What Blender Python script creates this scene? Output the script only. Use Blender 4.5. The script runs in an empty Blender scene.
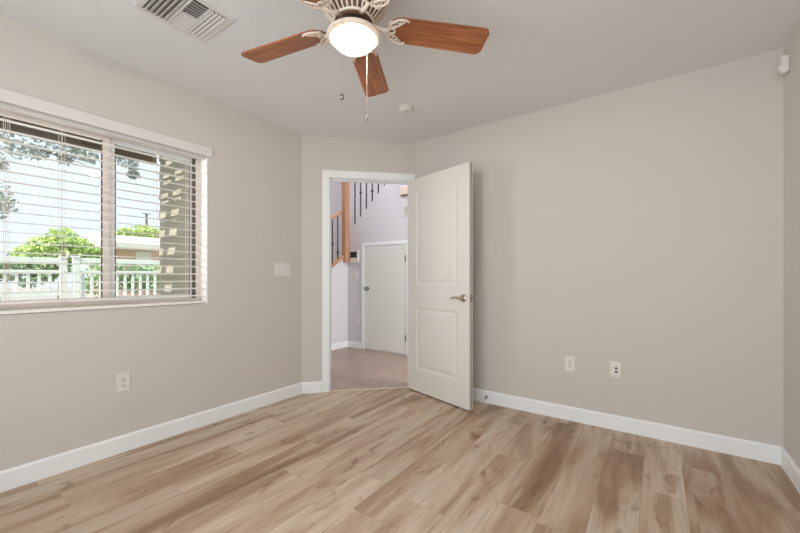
import bpy, bmesh, math, random
from mathutils import Vector, Matrix

random.seed(7)
PI = math.pi
SC = bpy.context.scene
COL = SC.collection

# ------------------------------------------------------------------ camera, sky, sun, lights, exposure
CAM_H = 1.10
cd = bpy.data.cameras.new('camera'); cam = bpy.data.objects.new('camera', cd); COL.objects.link(cam)
cd.sensor_width = 36; cd.lens = 362.7 / 800 * 36; cd.shift_y = 10.5 / 800; cd.clip_start = 0.02; cd.clip_end = 400
cam.location = (0, 0, CAM_H); cam.rotation_euler = (PI / 2, 0, math.radians(35.4))
SC.camera = cam

w = bpy.data.worlds.new('sky'); SC.world = w; w.use_nodes = True
bg = w.node_tree.nodes['Background']
bg.inputs[0].default_value = (0.80, 0.88, 1.0, 1); bg.inputs[1].default_value = 1.24

def lamp(name, kind, loc, direction, power, color=(1, 1, 1), size=None, angle=None, spread=None):
    d = bpy.data.lights.new(name, kind); o = bpy.data.objects.new(name, d); COL.objects.link(o)
    o.location = loc; d.energy = power; d.color = color
    o.rotation_euler = Vector(direction).to_track_quat('-Z', 'Y').to_euler()
    if size:
        d.shape = 'RECTANGLE'; d.size, d.size_y = size
    if angle: d.angle = angle
    if spread: d.spread = math.radians(spread)
    return o

lamp('sun', 'SUN', (-6, -4, 9), (-0.218, 0.60, -1.0), 7.2, (1.0, 0.95, 0.86), angle=0.009)
# area lamp added outside the window, standing in for brighter sky
lamp('patio_window_fill', 'AREA', (-3.90, -0.27, 1.72), (2.7, 2.45, -0.03), 10.0, (1.0, 0.97, 0.95), size=(0.42, 0.7), spread=95)
# soft fill lamp added behind the camera; that wall has no window
lamp('behind_camera_fill', 'AREA', (-0.65, -0.82, 1.40), (-0.05, 1, 0.12), 52, (0.88, 0.945, 1.0), size=(2.3, 2.1))
# cool fill lamps added inside the closed hallway and stairwell
lamp('hallway_fill', 'AREA', (-2.5, 3.30, 3.2), (-0.3, 0.75, -1), 18, (0.93, 0.96, 1.0), size=(1.8, 0.5))
lamp('hallway_end_fill', 'AREA', (0.4, 3.56, 1.15), (-1, 0.16, -0.03), 64, (0.95, 0.97, 1.0), size=(0.7, 2.0))  # added fill at the hall end, brightens the closet door side
lamp('stairwell_fill', 'AREA', (-4.5, 4.0, 3.5), (0.1, 0.1, -1), 20, (0.9, 0.94, 1.0), size=(0.9, 1.6))  # added overhead fill, the stairwell has no opening here

vs = SC.view_settings
SC.display_settings.display_device = 'sRGB'
vs.view_transform = 'Standard'; vs.look = 'None'; vs.gamma = 1; vs.use_curve_mapping = False
vs.exposure = 0.06
SC.cycles.max_bounces = 10; SC.cycles.diffuse_bounces = 6; SC.cycles.transparent_max_bounces = 24
SC.cycles.use_denoising = True

# ------------------------------------------------------------------ materials
def srgb(r, g, b):
    f = lambda c: (c / 255 / 12.92) if c / 255 <= 0.04045 else ((c / 255 + 0.055) / 1.055) ** 2.4
    return (f(r), f(g), f(b), 1)

class NT:
    def __init__(s, name):
        s.m = bpy.data.materials.new(name); s.m.use_nodes = True
        s.t = s.m.node_tree; s.b = s.t.nodes['Principled BSDF']; s.out = s.t.nodes['Material Output']
    def n(s, kind, **kw):
        nd = s.t.nodes.new(kind)
        for k, v in kw.items(): setattr(nd, k, v)
        return nd
    def l(s, a, b): s.t.links.new(a, b)
    def math(s, op, a, b=None, c=None):
        nd = s.n('ShaderNodeMath', operation=op)
        for i, v in enumerate((a, b, c)):
            if v is None: continue
            if isinstance(v, (int, float)): nd.inputs[i].default_value = v
            else: s.l(v, nd.inputs[i])
        return nd.outputs[0]
    def mix(s, fac, a, b, mode='MIX'):
        nd = s.n('ShaderNodeMix', data_type='RGBA', blend_type=mode)
        for sock, v in ((nd.inputs[0], fac), (nd.inputs[6], a), (nd.inputs[7], b)):
            if isinstance(v, (int, float)): sock.default_value = v
            elif isinstance(v, tuple): sock.default_value = v
            else: s.l(v, sock)
        return nd.outputs[2]
    def noise(s, vec, scale, detail=3, rough=0.5, dist=0.0):
        nd = s.n('ShaderNodeTexNoise'); nd.inputs['Scale'].default_value = scale
        nd.inputs['Detail'].default_value = detail; nd.inputs['Roughness'].default_value = rough
        nd.inputs['Distortion'].default_value = dist
        if vec is not None: s.l(vec, nd.inputs['Vector'])
        return nd
    def ramp(s, fac, stops):
        nd = s.n('ShaderNodeValToRGB'); e = nd.color_ramp.elements
        while len(e) < len(stops): e.new(0.5)
        for i, (p, c) in enumerate(stops): e[i].position = p; e[i].color = c
        s.l(fac, nd.inputs[0]); return nd.outputs[0]
    def bump(s, h, strength, dist=0.002):
        nd = s.n('ShaderNodeBump'); nd.inputs['Strength'].default_value = strength; nd.inputs['Distance'].default_value = dist
        s.l(h, nd.inputs['Height']); s.l(nd.outputs[0], s.b.inputs['Normal'])

def plain(name, col, rough=0.5, metal=0.0, var=0.05, scale=14, bump=0.0, bscale=200):
    t = NT(name); tc = t.n('ShaderNodeTexCoord')
    nz = t.noise(tc.outputs['Object'], scale)
    dark = tuple(c * (1 - var) for c in col[:3]) + (1,); light = tuple(min(1, c * (1 + var)) for c in col[:3]) + (1,)
    t.l(t.mix(nz.outputs[0], dark, light), t.b.inputs['Base Color'])
    t.b.inputs['Roughness'].default_value = rough; t.b.inputs['Metallic'].default_value = metal
    if bump:
        t.bump(t.noise(tc.outputs['Object'], bscale, 2).outputs[0], bump)
    return t.m

M = {}
M['wall'] = plain('wall_paint', srgb(207, 201, 194), 0.85, var=0.015, scale=2, bump=0.12, bscale=90)
M['ceiling'] = plain('ceiling_paint', srgb(228, 230, 231), 0.9, var=0.012, scale=2, bump=0.15, bscale=70)
M['trim'] = plain('trim_paint', srgb(240, 243, 245), 0.4, var=0.01)
M['door'] = plain('door_paint', srgb(226, 223, 217), 0.42, var=0.01)
M['closet_door'] = plain('closet_door_paint', srgb(226, 227, 222), 0.45, var=0.01)
M['hall_wall'] = plain('hallway_paint', srgb(215, 213, 217), 0.85, var=0.015, scale=2)
M['plastic'] = plain('white_plastic', srgb(228, 222, 216), 0.35, var=0.01)
M['slot'] = plain('dark_slot', srgb(45, 42, 40), 0.6)
M['screen'] = plain('dark_screen', srgb(38, 40, 44), 0.2)
M['blind'] = plain('blind_slat_white', srgb(243, 240, 236), 0.45, var=0.01)
M['valance'] = plain('valance_white', srgb(222, 219, 216), 0.45, var=0.01)
M['cord'] = plain('blind_cord', srgb(225, 215, 205), 0.8)
M['almond'] = plain('almond_vinyl', srgb(238, 227, 219), 0.4, var=0.02)
M['gasket'] = plain('window_gasket', srgb(95, 85, 78), 0.7)
M['nickel'] = plain('brushed_nickel', srgb(196, 182, 165), 0.28, metal=1.0, var=0.03)
M['steel'] = plain('steel', srgb(150, 150, 150), 0.35, metal=1.0)
M['iron'] = plain('black_iron', srgb(62, 62, 66), 0.5, var=0.1)
M['cream'] = plain('antique_cream', srgb(226, 212, 196), 0.5, var=0.12, scale=40)
M['bronze'] = plain('antique_brown', srgb(104, 74, 54), 0.55, var=0.2, scale=40)
M['black'] = plain('black_metal', srgb(48, 46, 50), 0.4)
M['louver'] = plain('register_white', srgb(222, 220, 217), 0.45, var=0.01)
M['duct'] = plain('duct_grey', srgb(120, 118, 116), 0.8)
M['fence'] = plain('fence_white', srgb(236, 245, 240), 0.5, var=0.02)
M['stucco'] = plain('siding_beige', srgb(178, 172, 152), 0.85, var=0.04, bump=0.3, bscale=60)
M['patio_wood'] = plain('patio_wood_brown', srgb(112, 98, 84), 0.7, var=0.1)
M['asphalt'] = plain('street_asphalt', srgb(150, 147, 147), 0.9, var=0.08, scale=1)
M['lawn'] = plain('lawn_green', srgb(120, 140, 70), 0.95, var=0.25, scale=1.5)
M['patio_slab'] = plain('patio_concrete', srgb(170, 165, 158), 0.9, var=0.06)
M['bark'] = plain('bark', srgb(95, 82, 70), 0.9, var=0.25)
M['leaf_dark'] = plain('leaf_blue_green', srgb(172, 182, 176), 0.7, var=0.3, scale=6)
M['leaf_green'] = plain('leaf_bright_green', srgb(186, 208, 128), 0.7, var=0.25, scale=2)
M['leaf_mid'] = plain('leaf_mid_green', srgb(146, 172, 130), 0.7, var=0.3, scale=2)
M['roof_white'] = plain('roof_pale', srgb(215, 212, 210), 0.8, var=0.03)
M['pole_wood'] = plain('pole_wood', srgb(95, 85, 80), 0.9, var=0.15)
M['threshold'] = plain('threshold_tan', srgb(205, 182, 160), 0.5, var=0.04)
M['white_house_trim'] = plain('house_trim_white', srgb(225, 222, 218), 0.6)

def oak(name, c1, c2, axis_scale, rough=0.45, seed=0.0):
    t = NT(name); tc = t.n('ShaderNodeTexCoord'); mp = t.n('ShaderNodeMapping')
    mp.inputs['Scale'].default_value = axis_scale; mp.inputs['Location'].default_value = (seed, seed * 1.3, seed * 0.7)
    t.l(tc.outputs['Object'], mp.inputs['Vector'])
    nz = t.noise(mp.outputs[0], 3.0, 5, 0.6, 0.8)
    t.l(t.ramp(nz.outputs[0], [(0.3, c1), (0.72, c2)]), t.b.inputs['Base Color'])
    t.b.inputs['Roughness'].default_value = rough
    return t.m
M['newel'] = oak('stair_oak', srgb(178, 128, 96), srgb(204, 156, 122), (6, 6, 0.8))
M['blade'] = oak('cherry_blade', srgb(118, 66, 36), srgb(184, 116, 74), (1.0, 16, 16), 0.38)
M['ledge_wood'] = oak('ledge_oak', srgb(222, 198, 174), srgb(236, 216, 196), (2, 9, 9))

def floor_planks():
    t = NT('oak_plank_floor'); tc = t.n('ShaderNodeTexCoord'); sp = t.n('ShaderNodeSeparateXYZ')
    t.l(tc.outputs['Object'], sp.inputs[0]); x, y = sp.outputs[0], sp.outputs[1]
    W, Ln = 0.185, 1.22
    xi = t.math('FLOOR', t.math('DIVIDE', t.math('ADD', x, 10.06), W))
    wn = t.n('ShaderNodeTexWhiteNoise', noise_dimensions='1D'); t.l(xi, wn.inputs['W'])
    yo = t.math('ADD', t.math('ADD', y, 20.0), t.math('MULTIPLY', wn.outputs['Value'], Ln))
    yi = t.math('FLOOR', t.math('DIVIDE', yo, Ln))
    cb = t.n('ShaderNodeCombineXYZ'); t.l(xi, cb.inputs[0]); t.l(yi, cb.inputs[1])
    w2 = t.n('ShaderNodeTexWhiteNoise', noise_dimensions='3D'); t.l(cb.outputs[0], w2.inputs['Vector'])
    rnd = w2.outputs['Value']
    off = t.n('ShaderNodeVectorMath', operation='MULTIPLY_ADD')
    t.l(w2.outputs['Color'], off.inputs[0]); off.inputs[1].default_value = (37, 53, 11); t.l(tc.outputs['Object'], off.inputs[2])
    def m(sx, sy):
        mp = t.n('ShaderNodeMapping'); mp.inputs['Scale'].default_value = (sx, sy, 1); t.l(off.outputs[0], mp.inputs['Vector']); return mp.outputs[0]
    broad = t.noise(m(6.5, 0.85), 1.0, 3, 0.5, 0.9).outputs[0]
    grain = t.noise(m(60, 3.0), 1.0, 4, 0.6, 0.3).outputs[0]
    fine = t.noise(m(160, 6), 1.0, 2, 0.5).outputs[0]
    knot = t.noise(m(9, 4.2), 1.0, 2, 0.4, 1.6).outputs[0]
    base = t.ramp(broad, [(0.28, srgb(140, 108, 78)), (0.42, srgb(171, 139, 109)), (0.56, srgb(203, 181, 158)), (0.76, srgb(213, 198, 182))])
    base = t.mix(t.math('MULTIPLY', rnd, 0.45), base, srgb(205, 188, 169))
    tone = t.ramp(w2.outputs['Value'], [(0.0, (0.88, 0.87, 0.86, 1)), (0.5, (0.98, 0.98, 0.98, 1)), (1.0, (1.06, 1.06, 1.06, 1))])
    base = t.mix(1.0, base, tone, 'MULTIPLY')
    base = t.mix(0.7, base, t.ramp(grain, [(0.3, (0.80, 0.77, 0.74, 1)), (0.6, (1.05, 1.05, 1.05, 1))]), 'MULTIPLY')
    base = t.mix(0.5, base, t.ramp(fine, [(0.35, (0.82, 0.8, 0.78, 1)), (0.6, (1.03, 1.03, 1.03, 1))]), 'MULTIPLY')
    base = t.mix(0.8, base, t.ramp(knot, [(0.24, (0.58, 0.47, 0.38, 1)), (0.39, (1, 1, 1, 1))]), 'MULTIPLY')
    fx = t.math('FRACT', t.math('DIVIDE', t.math('ADD', x, 10.06), W)); fy = t.math('FRACT', t.math('DIVIDE', yo, Ln))
    ex = t.math('MULTIPLY', t.math('MINIMUM', fx, t.math('SUBTRACT', 1.0, fx)), W)
    ey = t.math('MULTIPLY', t.math('MINIMUM', fy, t.math('SUBTRACT', 1.0, fy)), Ln)
    e = t.math('MINIMUM', ex, ey)
    seam = t.math('MINIMUM', t.math('DIVIDE', e, 0.0022), 1.0)
    base = t.mix(1.0, base, t.ramp(seam, [(0.0, (0.82, 0.79, 0.76, 1)), (1.0, (1, 1, 1, 1))]), 'MULTIPLY')
    t.l(base, t.b.inputs['Base Color'])
    t.b.inputs['Roughness'].default_value = 0.42
    t.bump(t.math('ADD', seam, t.math('MULTIPLY', grain, 0.3)), 0.15, 0.001)
    return t.m
M['floor'] = floor_planks()

def tiles():
    t = NT('hallway_tile'); tc = t.n('ShaderNodeTexCoord'); mp = t.n('ShaderNodeMapping')
    mp.inputs['Rotation'].default_value = (0, 0, math.radians(45)); t.l(tc.outputs['Object'], mp.inputs['Vector'])
    br = t.n('ShaderNodeTexBrick'); t.l(mp.outputs[0], br.inputs['Vector']); br.offset = 0.0
    br.inputs['Scale'].default_value = 1.0; br.inputs['Brick Width'].default_value = 0.46; br.inputs['Row Height'].default_value = 0.46
    br.inputs['Mortar Size'].default_value = 0.004
    br.inputs['Color1'].default_value = srgb(168, 147, 134); br.inputs['Color2'].default_value = srgb(160, 140, 128); br.inputs['Mortar'].default_value = srgb(170, 151, 139)
    nz = t.noise(tc.outputs['Object'], 5, 4, 0.6, 0.5)
    t.l(t.mix(0.8, br.outputs[0], t.ramp(nz.outputs[0], [(0.3, (0.86, 0.82, 0.8, 1)), (0.7, (1.12, 1.1, 1.08, 1))]), 'MULTIPLY'), t.b.inputs['Base Color'])
    t.b.inputs['Roughness'].default_value = 0.4
    return t.m
M['tile'] = tiles()

def brickwall():
    t = NT('house_brick'); tc = t.n('ShaderNodeTexCoord'); mp = t.n('ShaderNodeMapping')
    mp.inputs['Rotation'].default_value = (0, math.radians(90), math.radians(90)); t.l(tc.outputs['Object'], mp.inputs['Vector'])
    br = t.n('ShaderNodeTexBrick'); t.l(mp.outputs[0], br.inputs['Vector']); br.inputs['Scale'].default_value = 4
    br.inputs['Color1'].default_value = srgb(214, 164, 148); br.inputs['Color2'].default_value = srgb(222, 178, 162); br.inputs['Mortar'].default_value = srgb(222, 204, 192)
    t.l(br.outputs[0], t.b.inputs['Base Color']); t.b.inputs['Roughness'].default_value = 0.9
    return t.m
M['brick'] = brickwall()

def glass():
    t = NT('window_glass'); tr = t.n('ShaderNodeBsdfTransparent'); gl = t.n('ShaderNodeBsdfGlossy'); gl.inputs['Roughness'].default_value = 0.02
    tr.inputs[0].default_value = (0.96, 0.98, 0.97, 1)
    mx = t.n('ShaderNodeMixShader'); mx.inputs[0].default_value = 0.04
    t.l(tr.outputs[0], mx.inputs[1]); t.l(gl.outputs[0], mx.inputs[2]); t.l(mx.outputs[0], t.out.inputs[0])
    return t.m
M['glass'] = glass()

def lamp_glass():
    # opal bowl: brightest under the bulb in its middle, dimmer and warmer towards its rim
    t = NT('lit_opal_glass'); t.b.inputs['Base Color'].default_value = (0.12, 0.11, 0.09, 1)
    tc = t.n('ShaderNodeTexCoord'); sp = t.n('ShaderNodeSeparateXYZ'); t.l(tc.outputs['Object'], sp.inputs[0])
    rr = t.math('SQRT', t.math('ADD', t.math('POWER', sp.outputs[0], 2.0), t.math('POWER', sp.outputs[1], 2.0)))
    f = t.math('DIVIDE', rr, 0.099)
    t.l(t.ramp(f, [(0.0, (1, 0.95, 0.88, 1)), (0.8, (1, 0.93, 0.82, 1)), (1.0, (1, 0.74, 0.44, 1))]), t.b.inputs['Emission Color'])
    k = t.math('SUBTRACT', 1.0, t.math('POWER', f, 5.0))
    t.l(t.math('ADD', t.math('MULTIPLY', k, 1.5), 0.75), t.b.inputs['Emission Strength'])
    tr = t.n('ShaderNodeBsdfTransparent'); tr.inputs[0].default_value = (1, 0.97, 0.92, 1); mx = t.n('ShaderNodeMixShader'); mx.inputs[0].default_value = 0.55
    t.l(tr.outputs[0], mx.inputs[1]); t.l(t.b.outputs[0], mx.inputs[2]); t.l(mx.outputs[0], t.out.inputs[0])
    t.b.inputs['Roughness'].default_value = 0.3
    return t.m
M['bowl'] = lamp_glass()

# ------------------------------------------------------------------ mesh helpers
def box(bm, x0, x1, y0, y1, z0, z1, bev=0.0, mat=None):
    g = bmesh.ops.create_cube(bm, size=1.0)
    vs_ = g['verts']
    for v in vs_:
        v.co = Vector(((x0 + x1) / 2 + v.co.x * (x1 - x0), (y0 + y1) / 2 + v.co.y * (y1 - y0), (z0 + z1) / 2 + v.co.z * (z1 - z0)))
    if bev:
        es = list({e for v in vs_ for e in v.link_edges})
        r = bmesh.ops.bevel(bm, geom=es, offset=bev, segments=2, profile=0.5, affect='EDGES')
        vs_ = list({v for f in r['faces'] for v in f.verts} | {v for v in vs_ if v.is_valid})
    if mat is not None:
        bmesh.ops.transform(bm, matrix=mat, verts=[v for v in vs_ if v.is_valid])
    return vs_

def tube(bm, pts, r, seg=8, cap=True):
    pts = [Vector(p) for p in pts]; rs = r if isinstance(r, (list, tuple)) else [r] * len(pts)
    rings = []; up = None
    for i, p in enumerate(pts):
        d = (pts[min(i + 1, len(pts) - 1)] - pts[max(i - 1, 0)]).normalized()
        if up is None:
            up = Vector((0, 0, 1)) if abs(d.z) < 0.9 else Vector((1, 0, 0))
        a = d.cross(up).normalized(); b = a.cross(d).normalized(); up = b
        rings.append([bm.verts.new(p + (a * math.cos(2 * PI * k / seg) + b * math.sin(2 * PI * k / seg)) * rs[i]) for k in range(seg)])
    for i in range(len(rings) - 1):
        for k in range(seg):
            bm.faces.new((rings[i][k], rings[i][(k + 1) % seg], rings[i + 1][(k + 1) % seg], rings[i + 1][k]))
    if cap:
        bm.faces.new(rings[0][::-1]); bm.faces.new(rings[-1])

def lathe(bm, prof, seg=32, c=(0, 0, 0), mat=None):
    rings = []; new = []
    for r, z in prof:
        if r < 1e-5:
            v = bm.verts.new((c[0], c[1], c[2] + z)); rings.append([v]); new.append(v)
        else:
            ring = [bm.verts.new((c[0] + r * math.cos(2 * PI * k / seg), c[1] + r * math.sin(2 * PI * k / seg), c[2] + z)) for k in range(seg)]
            rings.append(ring); new += ring
    for a, b in zip(rings, rings[1:]):
        for k in range(seg):
            q = [a[k % len(a)], a[(k + 1) % len(a)], b[(k + 1) % len(b)], b[k % len(b)]]
            q = list(dict.fromkeys(q))
            if len(q) > 2: bm.faces.new(q)
    if mat is not None: bmesh.ops.transform(bm, matrix=mat, verts=new)
    return new

def prism(bm, pts, z0, z1, mat=None):
    lo = [bm.verts.new((p[0], p[1], z0)) for p in pts]; hi = [bm.verts.new((p[0], p[1], z1)) for p in pts]
    bm.faces.new(lo[::-1]); bm.faces.new(hi); n = len(pts)
    for i in range(n): bm.faces.new((lo[i], lo[(i + 1) % n], hi[(i + 1) % n], hi[i]))
    if mat is not None: bmesh.ops.transform(bm, matrix=mat, verts=lo + hi)
    return lo + hi

def obj(name, bm, m, parent=None, smooth=False, loc=None):
    bmesh.ops.recalc_face_normals(bm, faces=bm.faces)
    me = bpy.data.meshes.new(name); bm.to_mesh(me); bm.free()
    me.materials.append(M[m] if isinstance(m, str) else m)
    if smooth:
        for p in me.polygons: p.use_smooth = True
        try: me.set_sharp_from_angle(angle=math.radians(40))
        except Exception: pass
    o = bpy.data.objects.new(name, me); COL.objects.link(o)
    if loc is not None: o.location = loc
    if parent is not None: o.parent = parent
    return o

def tag(o, label, cat, group=None, kind=None):
    o['label'] = label; o['category'] = cat
    if group: o['group'] = group
    if kind: o['kind'] = kind
    return o

def thing(name, label, cat, loc=(0, 0, 0), rz=0.0, group=None, kind=None):
    o = bpy.data.objects.new(name, None); COL.objects.link(o); o.empty_display_size = 0.1
    o.location = loc; o.rotation_euler = (0, 0, rz)
    return tag(o, label, cat, group, kind)

def B(): return bmesh.new()
def bx(*a, **k):
    bm = B(); box(bm, *a, **k); return bm
def struct(name, bm, m, label, cat, smooth=False):
    return tag(obj(name, bm, m, None, smooth), label, cat, None, 'structure')

def copy_tree(o, parent=None):
    c = o.copy(); COL.objects.link(c); c.parent = parent
    for ch in list(o.children): copy_tree(ch, c)
    return c

# ------------------------------------------------------------------ room shell
XL, YB, XR, YF, CH = -2.745, 3.03, 0.60, -0.95, 2.44
XO = XL - 0.16                                  # outer face of the window wall
LC = Vector((XL, 2.255)); U = Vector((1, 1)).normalized(); N = Vector((1, -1)).normalized()
UL = (YB - LC.y) * math.sqrt(2)
AC = LC + U * UL                                # corner of angled wall and back wall
WY0, WY1, WZ0, WZ1 = 0.165, 1.378, 0.897, 2.03  # window opening
OU0, OU1, OZ = 0.266, 1.048, 2.047              # doorway opening along the angled wall
A_MAT = Matrix(((U.x, N.x, 0, LC.x), (U.y, N.y, 0, LC.y), (0, 0, 1, 0), (0, 0, 0, 1)))   # (u, n, z) of the angled wall
def pa(u, n): p = LC + U * u + N * n; return (p.x, p.y)

bm = B(); prism(bm, [(XL - 0.05, YF - 0.05), (XR + 0.05, YF - 0.05), (XR + 0.05, YB + 0.05), (AC.x, YB + 0.05), pa(UL, -0.016), pa(0, -0.016), (XL - 0.05, LC.y)], -0.12, 0.0)
struct('floor', bm, 'floor', 'light oak plank floor of the empty room', 'floor')
bm = B(); prism(bm, [(XO, YF - 0.15), (XR + 0.15, YF - 0.15), (XR + 0.15, YB + 0.1), pa(UL, -0.10), pa(0, -0.10), (XO, LC.y)], CH, CH + 0.12)
struct('ceiling', bm, 'ceiling', 'plain white ceiling above the ceiling fan', 'ceiling')
bm = B()
box(bm, XO, XL, YF - 0.15, WY0, 0, CH); box(bm, XO, XL, WY1, LC.y + 0.066, 0, CH)
box(bm, XO, XL, WY0, WY1, -0.12, WZ0); box(bm, XO, XL, WY0, WY1, WZ1, CH)
struct('wall_left', bm, 'wall', 'beige wall with the window', 'wall')
bm = B(); box(bm, AC.x, XR + 0.15, YB, YB + 0.12, 0, CH)
struct('wall_back', bm, 'wall', 'long plain beige wall behind the open door', 'wall')
bm = B(); box(bm, XR, XR + 0.15, YF - 0.15, YB, 0, CH)
struct('wall_right', bm, 'wall', 'beige wall carrying the motion sensor', 'wall')
bm = B(); box(bm, XL, XR, YF - 0.15, YF, 0, CH)
struct('wall_front', bm, 'wall', 'beige wall of the room facing the doorway', 'wall')
bm = B()
T = -0.12
box(bm, 0, OU0 - 0.02, T, 0, 0, CH, mat=A_MAT); box(bm, OU1 + 0.02, UL, T, 0, 0, CH, mat=A_MAT); box(bm, OU0 - 0.02, OU1 + 0.02, T, 0, OZ + 0.02, CH, mat=A_MAT)
struct('wall_angled', bm, 'wall', 'short angled beige wall around the doorway', 'wall')

# baseboards
def board_prof(bm, length, h, th, mat):
    pts = [(0, 0), (th, 0), (th, h - 0.012), (th * 0.75, h - 0.004), (th * 0.45, h), (0, h)]   # (out, up)
    a = [bm.verts.new((0, p[0], p[1])) for p in pts]; b = [bm.verts.new((length, p[0], p[1])) for p in pts]
    n = len(pts); bm.faces.new(a); bm.faces.new(b[::-1])
    for i in range(n): bm.faces.new((a[i], b[i], b[(i + 1) % n], a[(i + 1) % n]))
    bmesh.ops.transform(bm, matrix=mat, verts=a + b)
def frame(ox, oy, ax, ay, bx_, by_): return Matrix(((ax, bx_, 0, ox), (ay, by_, 0, oy), (0, 0, 1, 0), (0, 0, 0, 1)))
BH, BT = 0.106, 0.014
bm = B(); board_prof(bm, LC.y - YF, BH, BT, frame(XL, YF, 0, 1, 1, 0)); struct('baseboard_left', bm, 'trim', 'white baseboard below the window wall', 'baseboard')
bm = B(); board_prof(bm, XR - AC.x, BH, BT, frame(AC.x, YB, 1, 0, 0, -1)); struct('baseboard_back', bm, 'trim', 'white baseboard along the wall behind the door', 'baseboard')
bm = B(); board_prof(bm, YB - YF, BH, BT, frame(XR, YF, 0, 1, -1, 0)); struct('baseboard_right', bm, 'trim', 'white baseboard under the motion sensor wall', 'baseboard')
bm = B(); board_prof(bm, OU0 - 0.076, BH, BT, A_MAT @ frame(0.0, 0, 1, 0, 0, 1)); struct('baseboard_angled', bm, 'trim', 'short white baseboard piece between window wall and door casing', 'baseboard')

# door casing, jamb and threshold
bm = B()
CW, CT = 0.068, 0.017
box(bm, OU0 - CW - 0.006, OU0 - 0.006, 0, CT, 0, OZ + 0.006, 0.004, A_MAT)
box(bm, OU1 + 0.006, UL - 0.002, 0, CT, 0, OZ + 0.006, 0.004, A_MAT)
box(bm, OU0 - CW - 0.006, UL - 0.002, 0, CT, OZ + 0.006, OZ + 0.006 + CW, 0.004, A_MAT)
box(bm, OU0 - 0.02, OU0, T - 0.004, 0.002, 0, OZ, 0.001, A_MAT); box(bm, OU1, OU1 + 0.02, T - 0.004, 0.002, 0, OZ, 0.001, A_MAT)
box(bm, OU0 - 0.02, OU1 + 0.02, T - 0.004, 0.002, OZ, OZ + 0.02, 0.001, A_MAT)
box(bm, OU0, OU0 + 0.011, -0.075, -0.042, 0, OZ, 0.002, A_MAT); box(bm, OU1 - 0.011, OU1, -0.075, -0.042, 0, OZ, 0.002, A_MAT)
box(bm, OU0 + 0.011, OU1 - 0.011, -0.075, -0.042, OZ - 0.011, OZ, 0.002, A_MAT)
for a, b in ((OU0 - CW - 0.006, OU0 - 0.006), (OU1 + 0.006, OU1 + 0.074)):
    box(bm, a, b, T - CT, T, 0, OZ + 0.006, 0.004, A_MAT)
box(bm, OU0 - CW - 0.006, OU1 + 0.074, T - CT, T, OZ + 0.006, OZ + 0.074, 0.004, A_MAT)
casing = struct('trim_1', bm, 'trim', 'white casing and jamb of the open doorway', 'door frame')
obj('strike_plate', bx(OU0 + 0.0, OU0 + 0.0015, -0.036, -0.006, 0.89, 0.955, mat=A_MAT), 'nickel', casing)
bm = B(); box(bm, OU0, OU1, -0.036, 0.004, -0.002, 0.007, 0.003, A_MAT)
struct('trim_2', bm, 'threshold', 'pale tan threshold strip in the doorway', 'threshold')

# ------------------------------------------------------------------ open bedroom door
hp = LC + U * (OU1 + 0.002) + N * 0.010
door = thing('door_1', 'open white two panel door with nickel lever', 'door', (hp.x, hp.y, 0), math.radians(-16), kind='structure')
DW, DT, DZ0, DZ1 = 0.788, 0.042, 0.012, 2.040
def panel_leaf(bm):
    core = 0.009
    panels = [(0.128, DW - 0.128, 0.225, 0.815), (0.128, DW - 0.128, 1.025, 1.925)]
    x0, x1 = 0.003, DW
    box(bm, x0, x1, -DT + core, -core, DZ0, DZ1)
    px0, px1 = panels[0][0], panels[0][1]
    for a, b, c, d in ((x0, px0, DZ0, DZ1), (px1, x1, DZ0, DZ1), (px0, px1, DZ0, 0.225), (px0, px1, 0.815, 1.025), (px0, px1, 1.925, DZ1)):
        box(bm, a, b, -DT, 0, c, d)
    for (a, b, c, d) in panels:
        for side in (-1, 1):
            yb = -DT + core if side < 0 else -core
            yf = -DT if side < 0 else 0.0
            def ring(i, y): return [bm.verts.new(p) for p in ((a + i, y, c + i), (b - i, y, c + i), (b - i, y, d - i), (a + i, y, d - i))]
            dep = lambda f: yb + (yf - yb) * f
            rs = [ring(0.0, dep(1.0)), ring(0.012, dep(0.35)), ring(0.020, dep(0.12)), ring(0.030, dep(0.15)), ring(0.052, dep(0.72)), ring(0.058, dep(0.75))]
            for r0, r1 in zip(rs, rs[1:]):
                for k in range(4): bm.faces.new((r0[k], r0[(k + 1) % 4], r1[(k + 1) % 4], r1[k]))
            bm.faces.new(rs[-1])
bm = B(); panel_leaf(bm); obj('door_leaf', bm, 'door', door)
def lever(side):
    y = -DT if side < 0 else 0.0; s = side
    R = Matrix.Translation((DW - 0.062, y, 0.925)) @ Matrix.Rotation(PI / 2 * (1 if s < 0 else -1), 4, 'X')
    bm = B(); lathe(bm, [(0, 0), (0.033, 0), (0.033, 0.004), (0.029, 0.009), (0.016, 0.012), (0.0125, 0.014), (0.0125, 0.042), (0, 0.044)], 28, mat=R)
    h = obj('lever_handle', bm, 'nickel', door, True)
    bm = B(); yy = y + s * 0.040; c = DW - 0.062
    tube(bm, [(c + 0.012, yy, 0.925), (c - 0.01, yy, 0.927), (c - 0.045, yy + s * 0.004, 0.931), (c - 0.08, yy + s * 0.004, 0.928), (c - 0.105, yy, 0.918), (c - 0.118, yy - s * 0.003, 0.912)], [0.011, 0.0115, 0.0085, 0.008, 0.0075, 0.005], 10)
    obj('lever', bm, 'nickel', h, True)
lever(-1); lever(1)
bm = B(); box(bm, DW - 0.0005, DW + 0.0012, -DT + 0.005, -0.005, 0.895, 0.955); lt = obj('latch_plate', bm, 'nickel', door)
obj('latch_bolt', bx(DW + 0.001, DW + 0.010, -DT + 0.012, -0.012, 0.915, 0.935, 0.002), 'steel', lt)
for z in (0.22, 1.02, 1.80):
    bm = B(); tube(bm, [(0, 0.004, z - 0.045), (0, 0.004, z + 0.045)], 0.006, 10); box(bm, 0.0015, 0.003, -0.030, 0, z - 0.045, z + 0.045)
    obj('hinge', bm, 'nickel', door)

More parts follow.
